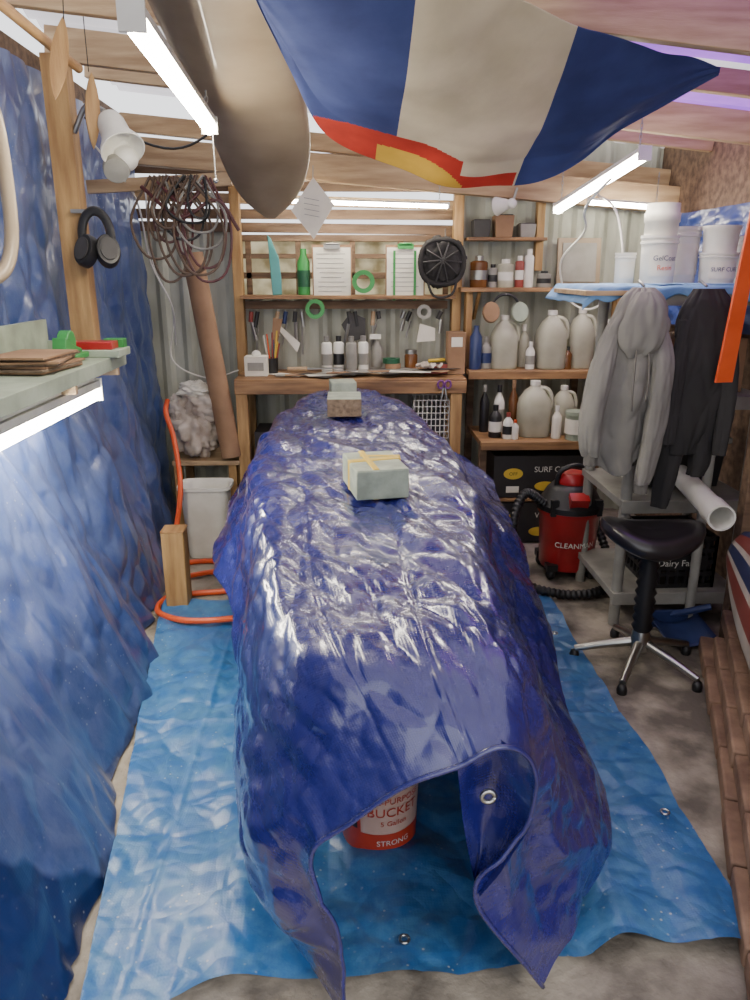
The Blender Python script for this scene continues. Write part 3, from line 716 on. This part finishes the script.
def jug(x,y,z,w,h,mat=milky,cap=white,lab=None,n=3.2):
    b=B('plastic_jug'); r=w/2
    b.lathe([(0,0),(r*.92,0),(r,.01),(r,h*.55),(r*.93,h*.66),(r*.6,h*.82),(r*.27,h*.90),(r*.25,h*.93),(0,h*.93)],(x,y,z),mat,32,n=n)
    b.lathe([(0,h*.92),(r*.32,h*.92),(r*.32,h),(0,h)],(x,y,z),cap,18)
    b.tube([(x+r*.25,y-r*.1,z+h*.88),(x+r*.75,y-r*.25,z+h*.84),(x+r*.98,y-r*.3,z+h*.68),(x+r*.95,y-r*.3,z+h*.52)],r*.15,mat,8,smooth=12)
    if lab: b.box((x,y-r*1.0,z+h*.33),(w*.6,.004,h*.3),lab)
    b.done(sharp=45)
jug(1.01,4.84,1.051,.17,.33); jug(1.31,4.83,1.051,.19,.36); jug(1.51,4.86,1.051,.17,.37,n=2.4)
jug(1.17,4.6,.661,.20,.34,cap=white); jug(1.37,4.66,.661,.15,.30,n=2.2); jug(1.68,4.86,1.051,.15,.3)
def bottle(x,y,z,r,h,mat,capm,name='bottle',lab=None):
    b=B(name); b.lathe([(0,0),(r*.95,0),(r,.006),(r,h*.62),(r*.85,h*.7),(r*.35,h*.82),(r*.35,h*.86),(0,h*.86)],(x,y,z),mat,22)
    b.lathe([(0,h*.85),(r*.42,h*.85),(r*.42,h),(0,h)],(x,y,z),capm,14)
    if lab: b.lathe([(r*1.002,h*.18),(r*1.02,h*.18),(r*1.02,h*.5),(r*1.002,h*.5)],(x,y,z),lab,22,cap=False)
    b.done()
bottle(.92,4.55,.661,.04,.2,black,black,lab=white); bottle(.99,4.50,.661,.032,.16,white,redd,lab=black); bottle(1.06,4.70,.661,.03,.33,amber,card)
bottle(.88,4.72,.661,.03,.3,black,graypl); bottle(.97,4.7,.661,.035,.3,white,black,lab=graypl); bottle(1.03,4.48,.661,.022,.12,white,orange)
bottle(1.29,4.5,.661,.03,.2,paper,white); bottle(.89,4.82,1.051,.04,.2,graypl,graypl,lab=navy); bottle(1.15,4.9,1.051,.035,.27,milky,white); bottle(1.17,4.78,1.051,.03,.17,white,white,lab=graypl)
bottle(1.41,4.78,1.051,.028,.14,amber,black)
b=B('resin_pail'); b.lathe([(0,0),(.06,0),(.066,.15),(.07,.155),(.07,.175),(0,.175)],(1.40,4.46,.661),sagepl,24); b.lathe([(.064,.04),(.068,.04),(.069,.13),(.066,.13)],(1.40,4.46,.661),paper,24,cap=False); b.done()
for x,r,h,m,c in ((.85,.055,.19,amber,steel),(.94,.03,.14,graypl,black),(1.02,.05,.17,milky,white),(1.11,.028,.19,redd,white),(1.17,.03,.23,white,white),(1.27,.045,.10,graypl,black)):
    can(x,4.95,1.548,r,h,m,c,'storage_can')
b=B('framed_board'); b.box((1.50,5.0,1.70),(.28,.02,.3),taupe,rot=(R(-6),0,0)); b.box((1.50,4.985,1.70),(.22,.01,.24),graypl,rot=(R(-6),0,0)); b.done(bevel=.002)
b=B('small_parts_bins')
for x,w,h,m in ((.86,.11,.10,dgray),(1.0,.12,.13,card),(1.15,.1,.08,graypl)):
    b.box((x,5.0,1.851+h/2),(w,.12,h),m,taper=.88); b.box((x,5.0,1.851+h),(w*.9,.1,.012),black)
b.done(bevel=.003)
b=B('hearing_muffs')
b.tube([(1.0+.09*math.cos(a),4.80,1.41+.1*math.sin(a)) for a in [math.pi*i/20 for i in range(21)]],.008,black,8)
for sx in (-1,1): b.lathe([(0,-.03),(.04,-.03),(.055,0),(.05,.03),(0,.035)],(1.0+sx*.09,4.80,1.40),card if sx<0 else sagepl,22,rot=(R(80),0,0),sy=1.2)
b.cyl((1.0,4.79,1.51),(1.0,4.88,1.52),.005,steel,seg=6)
b.done()
def carton(name,c,d,txt,extra=None):
    b=B(name); b.box(c,d,darkcard); y=c[1]-d[1]/2-.002
    b.text(txt,.05,white,lambda u,v:(c[0]+u+.05,y,c[2]+v+.03))
    b.lathe([(0,0),(.05,0),(.05,.002),(0,.002)],(c[0]-d[0]*.3,y,c[2]+.02),yellow,24,rot=(R(90),0,0),sx=1.2,sy=.7)
    b.text('OFF',.03,black,lambda u,v:(c[0]-d[0]*.3+u,y-.003,c[2]+v+.01))
    b.lathe([(0,0),(.05,0),(.05,.002),(0,.002)],(c[0]+.02,y,c[2]-.06),yellow,24,rot=(R(90),0,0),sx=1.3,sy=.6)
    b.box((c[0]+.15,y,c[2]-.06),(d[0]*.2,.002,.03),yellow); b.box((c[0]-d[0]*.3,y,c[2]-.08),(.08,.002,.04),paper)
    b.done(bevel=.003)
carton('equipment_carton',(1.2,4.6,.436),(.6,.36,.26),'SURF CO')
carton('equipment_carton',(1.18,4.6,.14),(.6,.36,.26),'WAX')

# shop vacuum
b=B('wet_dry_vacuum'); c=(1.24,3.95)
b.lathe([(0,.05),(.14,.05),(.15,.07),(.165,.36),(.175,.37),(.175,.40),(.168,.40),(.165,.41),(0,.41)],(c[0],c[1],0),redp,40)
b.lathe([(.172,.385),(.182,.39),(.182,.42),(.17,.43),(.13,.50),(.10,.53),(0,.54)],(c[0],c[1],0),black,40)
b.lathe([(0,.53),(.085,.53),(.09,.55),(.07,.59),(0,.6)],(c[0],c[1],0),redp,32)
b.tube([(c[0]-.09,c[1]-.02,.5),(c[0]-.08,c[1]-.04,.60),(c[0],c[1]-.05,.64),(c[0]+.08,c[1]-.04,.60),(c[0]+.09,c[1]-.02,.5)],.014,black,10,smooth=20)
b.box((c[0],c[1]-.15,.47),(.1,.06,.06),redp,rot=(R(30),0,0)); b.box((c[0]-.12,c[1]-.12,.42),(.04,.03,.09),black); b.box((c[0]+.12,c[1]-.12,.42),(.04,.03,.09),black)
b.text('CLEANMAN',.042,white,lambda x,y:(c[0]+.165*math.sin(x/.16),c[1]-.165*math.cos(x/.16),.20+y))
for a in (45,135,225,315):
    x=c[0]+.16*math.cos(R(a));y=c[1]+.16*math.sin(R(a)); b.ball((x,y,.035),(.03,.03,.034),black); b.box((x,y,.075),(.06,.06,.04),black)
def ribbed(pts,r,n): 
    b.tube(pts,lambda t:r*(1+.13*math.sin(t*n*2*math.pi)),black,12,smooth=n*4)
ribbed([(c[0]-.15,c[1]-.05,.42),(c[0]-.28,c[1]-.1,.50),(c[0]-.36,c[1]-.2,.35),(c[0]-.34,c[1]-.3,.10),(c[0]-.15,c[1]-.38,.035),(c[0]+.08,c[1]-.36,.035),(c[0]+.22,c[1]-.18,.05),(c[0]+.25,c[1]+.05,.1),(c[0]+.2,c[1]+.2,.3)],.024,70)
b.done(sharp=50)

# ------------------------------------------------------------------ saddle stool
b=B('saddle_stool'); c=(1.26,2.88)
S=48;vs=[];fs=[]
prof=[(0.0,.03),(.3,.03),(.6,.035),(.85,.035),(.97,.02),(1.0,-.005),(.97,-.03),(.85,-.045),(.4,-.05),(0.0,-.05)]
for r,z in prof:
    for i in range(S):
        a=2*math.pi*i/S; x=.215*r*math.cos(a); y=.17*r*math.sin(a)*(1-.18*math.cos(a))
        zz=z+.75*x*x*(1.6 if x<0 else 1.0)-.9*y*y*0.6
        vs.append((c[0]+x,c[1]+y,.60+zz))
for j in range(len(prof)-1):
    for i in range(S): 
        x=j*S+i;y=j*S+(i+1)%S; fs.append((x,x+S,y+S,y))
b.add(vs,fs,vinyl)
b.lathe([(0,.52),(.09,.52),(.1,.55),(0,.56)],(c[0],c[1],0),black,20)
b.lathe([(.03,.16)]+[(.045 if i%2 else .034,.17+.02*i) for i in range(18)]+[(.03,.53)],(c[0],c[1],0),black,22)
b.lathe([(0,.08),(.04,.08),(.045,.12),(.035,.17),(0,.17)],(c[0],c[1],0),chrome,22)
for k in range(5):
    a=R(20+72*k); e=(c[0]+.27*math.cos(a),c[1]+.27*math.sin(a))
    b.tube([(c[0]+.03*math.cos(a),c[1]+.03*math.sin(a),.115),(c[0]+.15*math.cos(a),c[1]+.15*math.sin(a),.085),(e[0],e[1],.05)],lambda t:.022-.008*t,chrome,10,smooth=8)
    b.lathe([(0,0),(.02,0),(.022,.02),(.015,.04),(0,.045)],(e[0],e[1],.0),black,14)
b.done(sharp=60)

# ------------------------------------------------------------------ right shelving unit
b=B('plastic_shelving_unit')
for z in (.16,.62,1.10,1.55):
    b.box((1.57,3.55,z),(.62 if z<1.5 else .66,.6,.035),graypl)
    b.box((1.57,3.25,z-.012),(.62,.02,.06),graypl)
for x in (1.29,1.85):
    for y in (3.28,3.82): b.cyl((x,y,0),(x,y,1.54),.026,graypl,seg=16)
b.cyl((1.63,3.22,.0),(1.63,3.22,1.54),.022,graypl,seg=16)
b.box((1.13,3.45,1.56),(.26,.5,.02),wood)
b.done(bevel=.002)
b=B('shelf_cover_cloth')
def cl(u,v):
    X=1.0+.92*u; Y=3.17+.68*v; Z=1.588+.006*nz(X*9,Y*9)
    if v<.12: Z-=(.12-v)/.12*(.05+.02*math.sin(X*30)+.02*nz(X*6,0,0)); Y=3.22-.01*math.sin(X*30)
    if u<.06: Z-=(.06-u)/.06*.07
    return (X,Y,Z)
b.grid(cl,90,50,bluecl); b.done(sharp=180,solid=.003)
def pail(x,y,z,r,h,lab=None,name='resin_bucket',body=white):
    b=B(name); b.lathe([(0,0),(r*.9,0),(r*.91,.005),(r*.97,h*.82),(r*1.04,h*.83),(r*1.04,h*.87),(r*.99,h*.88),(r*1.0,h*.93),(r*1.05,h*.94),(r*1.05,h),(0,h)],(x,y,z),body,32)
    if lab: b.grid(lambda u,v:(x+(r*.96)*math.sin(-.9+1.8*u),y-(r*.96)*math.cos(-.9+1.8*u)-.002,z+h*.15+h*.55*v),14,2,lab)
    return b
PZ=1.597
b=pail(1.38,3.42,PZ,.078,.20,paper); b.lathe([(0,.20),(.066,.20),(.07,.205),(.07,.25),(.075,.255),(.075,.29),(.07,.295),(.07,.33),(0,.33)],(1.38,3.42,PZ),white,32)
b.text('GelCoat',.03,navy,lambda x,y:(1.38+.081*math.sin(x/.08),3.42-.081*math.cos(x/.08),PZ+.095+y)); b.text('Resin',.03,orange,lambda x,y:(1.38+.081*math.sin(x/.08),3.42-.081*math.cos(x/.08),PZ+.055+y)); b.done(sharp=45)
pail(1.53,3.52,PZ,.07,.24,paper).done(sharp=45)
b=pail(1.65,3.42,PZ,.08,.13,paper); b.lathe([(0,.13),(.07,.13),(.075,.22),(.08,.225),(.08,.24),(0,.24)],(1.65,3.42,PZ),white,32); b.text('SURF CURE',.025,navy,lambda x,y:(1.65+.083*math.sin(x/.083),3.42-.083*math.cos(x/.083),PZ+.05+y)); b.done(sharp=45)
pail(1.27,3.52,PZ,.045,.13,paper,'resin_jar').done(sharp=45)
pail(1.79,3.45,PZ,.045,.2,card,'resin_jar').done(sharp=45)
b=B('milk_crate')
x0,x1,y0,y1,z0,z1=1.45,1.76,3.3,3.62,.18,.44
for z in (z0+.01,z0+.07,z0+.13,z0+.19,z1-.01):
    for (p,q) in (((x0,y0),(x1,y0)),((x1,y0),(x1,y1)),((x1,y1),(x0,y1)),((x0,y1),(x0,y0))): b.beam((*p,z),(*q,z),.012,.02,black)
for i in range(8):
    t=i/7
    for (X,Y) in ((x0+(x1-x0)*t,y0),(x0+(x1-x0)*t,y1),(x0,y0+(y1-y0)*t),(x1,y0+(y1-y0)*t)): b.box((X,Y,(z0+z1)/2),(.014,.014,z1-z0),black)
b.box(((x0+x1)/2,y0-.008,z0+.13),(.24,.006,.07),black); b.text('Dairy Farm',.045,white,lambda x,y:((x0+x1)/2+x-.02,y0-.013,z0+.115+y))
b.box(((x0+x1)/2,(y0+y1)/2,z0+.01),(.3,.3,.01),black)
b.done()
b=B('storage_tote'); b.box((1.60,3.6,.757),(.42,.36,.22),black,taper=.92); b.box((1.60,3.6,.88),(.45,.39,.03),graypl); b.done(bevel=.006)
b=B('cardboard_carton'); b.box((1.6,3.55,1.24),(.4,.4,.24),card); b.done(bevel=.004)
b=B('pvc_pipe'); b.lathe([(.048,0),(.055,0),(.055,.12),(.049,.125),(.049,.6),(.044,.6),(.044,.01),(.048,0)],(1.50,2.80,.70),white,28,rot=(R(-88),0,R(-8)),cap=False); b.done(sharp=50)
b=B('blue_dustpan')
b.grid(lambda u,v:(1.42+.24*u,3.0+.20*v,.02+.05*abs(u-.5)**2*4+.02*v),12,8,navy); b.box((1.54,3.21,.06),(.24,.015,.08),navy); b.tube([(1.54,3.21,.08),(1.60,3.16,.12),(1.68,3.12,.16)],.014,navy,8,smooth=8)
b.done(solid=.004)

# garments
def garment(b,prof,mat,seed,folds=4,amp=.012,S=110,T=90,hang=.0):
    P=crom([(p[0],p[1],p[2]) for p in prof],T); Q=crom([(p[3],p[4],0) for p in prof],T)
    vs=[];fs=[]
    for j in range(T+1):
        c=P[j];rx,ry=max(Q[j].x,.004),max(Q[j].y,.004); t=j/T
        for i in range(S):
            a=2*math.pi*i/S
            k=amp*(.25+t)*math.sin(folds*a+2.2*nz(t*1.5,seed,0)+seed)+amp*.8*(facet(Vector((math.cos(a)*.6,math.sin(a)*.6,c.z*2)),3,seed)-.2)*2
            e=hang*t**3*math.sin(a*2+seed)
            vs.append((c.x+math.cos(a)*(rx+k),c.y+math.sin(a)*(ry+k*.9),c.z+e))
    for j in range(T):
        for i in range(S): x=j*S+i;y=j*S+(i+1)%S; fs.append((x,y,y+S,x+S))
    fs.append(tuple(reversed(range(S))));fs.append(tuple(range(T*S,(T+1)*S)))
    b.add(vs,fs,mat)
b=B('gray_hooded_jacket')
garment(b,[(1.22,3.14,1.585,.04,.02),(1.21,3.12,1.54,.08,.045),(1.19,3.10,1.42,.125,.06),(1.16,3.09,1.2,.145,.06),(1.14,3.09,1.02,.15,.055),(1.15,3.10,.92,.14,.05),(1.17,3.10,.86,.12,.045)],denim,2,5,.018,hang=.05)
garment(b,[(1.10,3.09,1.44,.03,.03),(1.05,3.05,1.28,.05,.035),(1.02,3.04,1.08,.05,.035),(1.02,3.04,.95,.042,.03),(1.03,3.05,.90,.033,.028)],denim,5,3,.006,56,60)
garment(b,[(1.03,3.05,.91,.03,.026),(1.03,3.05,.86,.028,.024)],denimd,5,8,.002,40,10)
garment(b,[(1.28,3.09,1.44,.03,.03),(1.29,3.04,1.28,.045,.035),(1.28,3.03,1.05,.045,.035),(1.26,3.03,.84,.038,.03),(1.25,3.03,.78,.03,.027)],denim,8,3,.006,56,60)
garment(b,[(1.25,3.03,.79,.03,.026),(1.25,3.03,.74,.028,.024)],denimd,5,8,.002,40,10)
garment(b,[(1.21,3.08,1.57,.03,.03),(1.21,3.05,1.52,.07,.04),(1.20,3.04,1.44,.095,.045),(1.19,3.04,1.36,.08,.04),(1.18,3.05,1.31,.03,.02)],denim,4,3,.008,64,50)
b.tube([(1.17,3.02,1.36),(1.16,2.995,1.2),(1.165,2.995,1.1)],.004,denimd,6,smooth=8)
b.tube([(1.22,3.02,1.36),(1.22,2.99,1.22),(1.215,2.99,1.14)],.004,denimd,6,smooth=8)
b.tube([(1.22,3.14,1.59),(1.22,3.2,1.61)],.006,steel,6)
b.done(sharp=180)
b=B('black_wetsuit')
garment(b,[(1.48,3.12,1.58,.06,.02),(1.48,3.10,1.48,.12,.04),(1.48,3.09,1.25,.12,.05),(1.46,3.09,1.05,.10,.05),(1.45,3.10,.9,.09,.05)],blackc,3,3,.01)
garment(b,[(1.41,3.10,1.0,.05,.04),(1.39,3.09,.85,.05,.04),(1.37,3.09,.66,.035,.03)],blackc,6,3,.006,48)
garment(b,[(1.52,3.10,1.0,.05,.04),(1.52,3.09,.86,.045,.04),(1.51,3.09,.80,.035,.03)],blackc,7,3,.006,48)
garment(b,[(1.39,3.09,1.46,.03,.03),(1.36,3.06,1.2,.035,.03),(1.35,3.05,.95,.025,.025)],blackc,9,3,.005,48)
garment(b,[(1.57,3.09,1.46,.03,.03),(1.59,3.06,1.2,.035,.03),(1.58,3.05,.9,.025,.025)],blackc,11,3,.005,48)
b.tube([(1.48,3.14,1.59),(1.48,3.2,1.61)],.006,steel,6)
b.done(sharp=180)
b=B('orange_straightedge'); b.prism([(-.04,-.36),(.035,-.36),(.075,.36),(.02,.36)],.012,orange,(1.52,2.97,1.58),(0,R(0),R(8))); b.done(bevel=.002)

# ------------------------------------------------------------------ right low brick ledge & board
b=B('brick_ledge')
p0=Vector((.79,1.0,0));p1=Vector((1.58,3.0,0)); d=(p1-p0); Ln=d.length; d.normalize(); n=Vector((d.y,-d.x,0))
az=math.atan2(d.y,d.x)
for k in range(5):
    off=.15 if k%2 else 0; s=off-.15
    while s<Ln-.14:
        c=p0+d*(s+.14)+n*(.11+.035*k+random.uniform(-.006,.006)); c.z=.038+.072*k
        b.box(c,(.28,.2,.068),brickm,rot=(random.uniform(-.01,.01),0,az+random.uniform(-.02,.02)))
        s+=.29
b.done(bevel=.008)
b=B('striped_surfboard')
wm=mk('board_white',(190,180,168),.45,coat=.2); bm=mk('board_navy',(45,55,92),.45,coat=.2); rm=mk('board_red',(132,62,54),.45,coat=.2)
def sb(u,v):
    y=1.5+1.3*v; w=.18*(math.sin(math.pi*min(1,.06+.94*(1-v)*.9+.02))**.6); a=-1+2*u
    base=Vector((1.585-.40*(1-v),y,.56)); side=Vector((.30,0,.95)).normalized()
    p=base+side*(a*w)+Vector((-.95,0,.3))*(.03*(1-a*a))
    return p
def sm(u,v):
    return wm if (u<.16 or .38<u<.46 or .64<u<.72) else (bm if .46<u<.64 or u>.9 else rm)
b.grid(sb,50,50,sm); b.done(sharp=180,solid=.02)
b=B('corner_tarp')
b.grid(lambda u,v:(1.99-.05*crump(Vector((u*3,v*2,1)),2,3)-.08*(1-v)*u,3.5+1.5*u,1.35+.62*v),60,50,blue_t,uvf=lambda u,v:(2*u,v)); b.done(sharp=180)
b=B('clamp_lamp'); b.lathe([(.015,0),(.03,.02),(.055,.09),(.05,.09),(.02,.02)],(.98,4.72,2.03),white,24,rot=(R(-40),R(-100),0),cap=False); b.ball((.99,4.72,2.03),.03,white)
b.tube([(1.0,4.72,2.05),(1.03,4.78,2.12)],.008,steel,6)
b.done()
b=B('light_cord'); b.tube([(1.19,3.3,2.1),(1.16,3.8,1.95),(1.28,4.2,1.85),(1.22,4.4,1.7),(1.3,4.5,1.5),(1.42,4.4,1.44),(1.5,4.2,1.6),(1.48,4.3,1.95),(1.5,4.8,2.1)],.006,white,6,smooth=60); b.done()
b=B('pull_cord'); b.tube([(-.475,3.02,2.13),(-.475,3.03,1.98)],.003,steel,6); b.ball((-.475,3.03,1.97),.01,steel); b.done()

# ------------------------------------------------------------------ world, camera
w=bpy.data.worlds.new('sky'); bpy.context.scene.world=w; w.use_nodes=True
nt=w.node_tree; bg=nt.nodes['Background']; bg.inputs[0].default_value=(.94,.95,.98,1); bg.inputs[1].default_value=1.35
sun=bpy.data.lights.new('sun','SUN'); sun.energy=2.0; sun.angle=R(20); sun.color=(1,.96,.9)
so=bpy.data.objects.new('sun',sun); so.rotation_euler=(R(35),R(20),0); bpy.context.scene.collection.objects.link(so)
cam=bpy.data.cameras.new('camera'); cam.sensor_width=36; cam.lens=27; cam.clip_start=.02
co=bpy.data.objects.new('camera',cam); co.location=(0,0,1.65); co.rotation_euler=(R(73),0,R(-2.2))
bpy.context.scene.collection.objects.link(co); bpy.context.scene.camera=co
vs_=bpy.context.scene.view_settings
vs_.view_transform='AgX'
vs_.exposure=.7
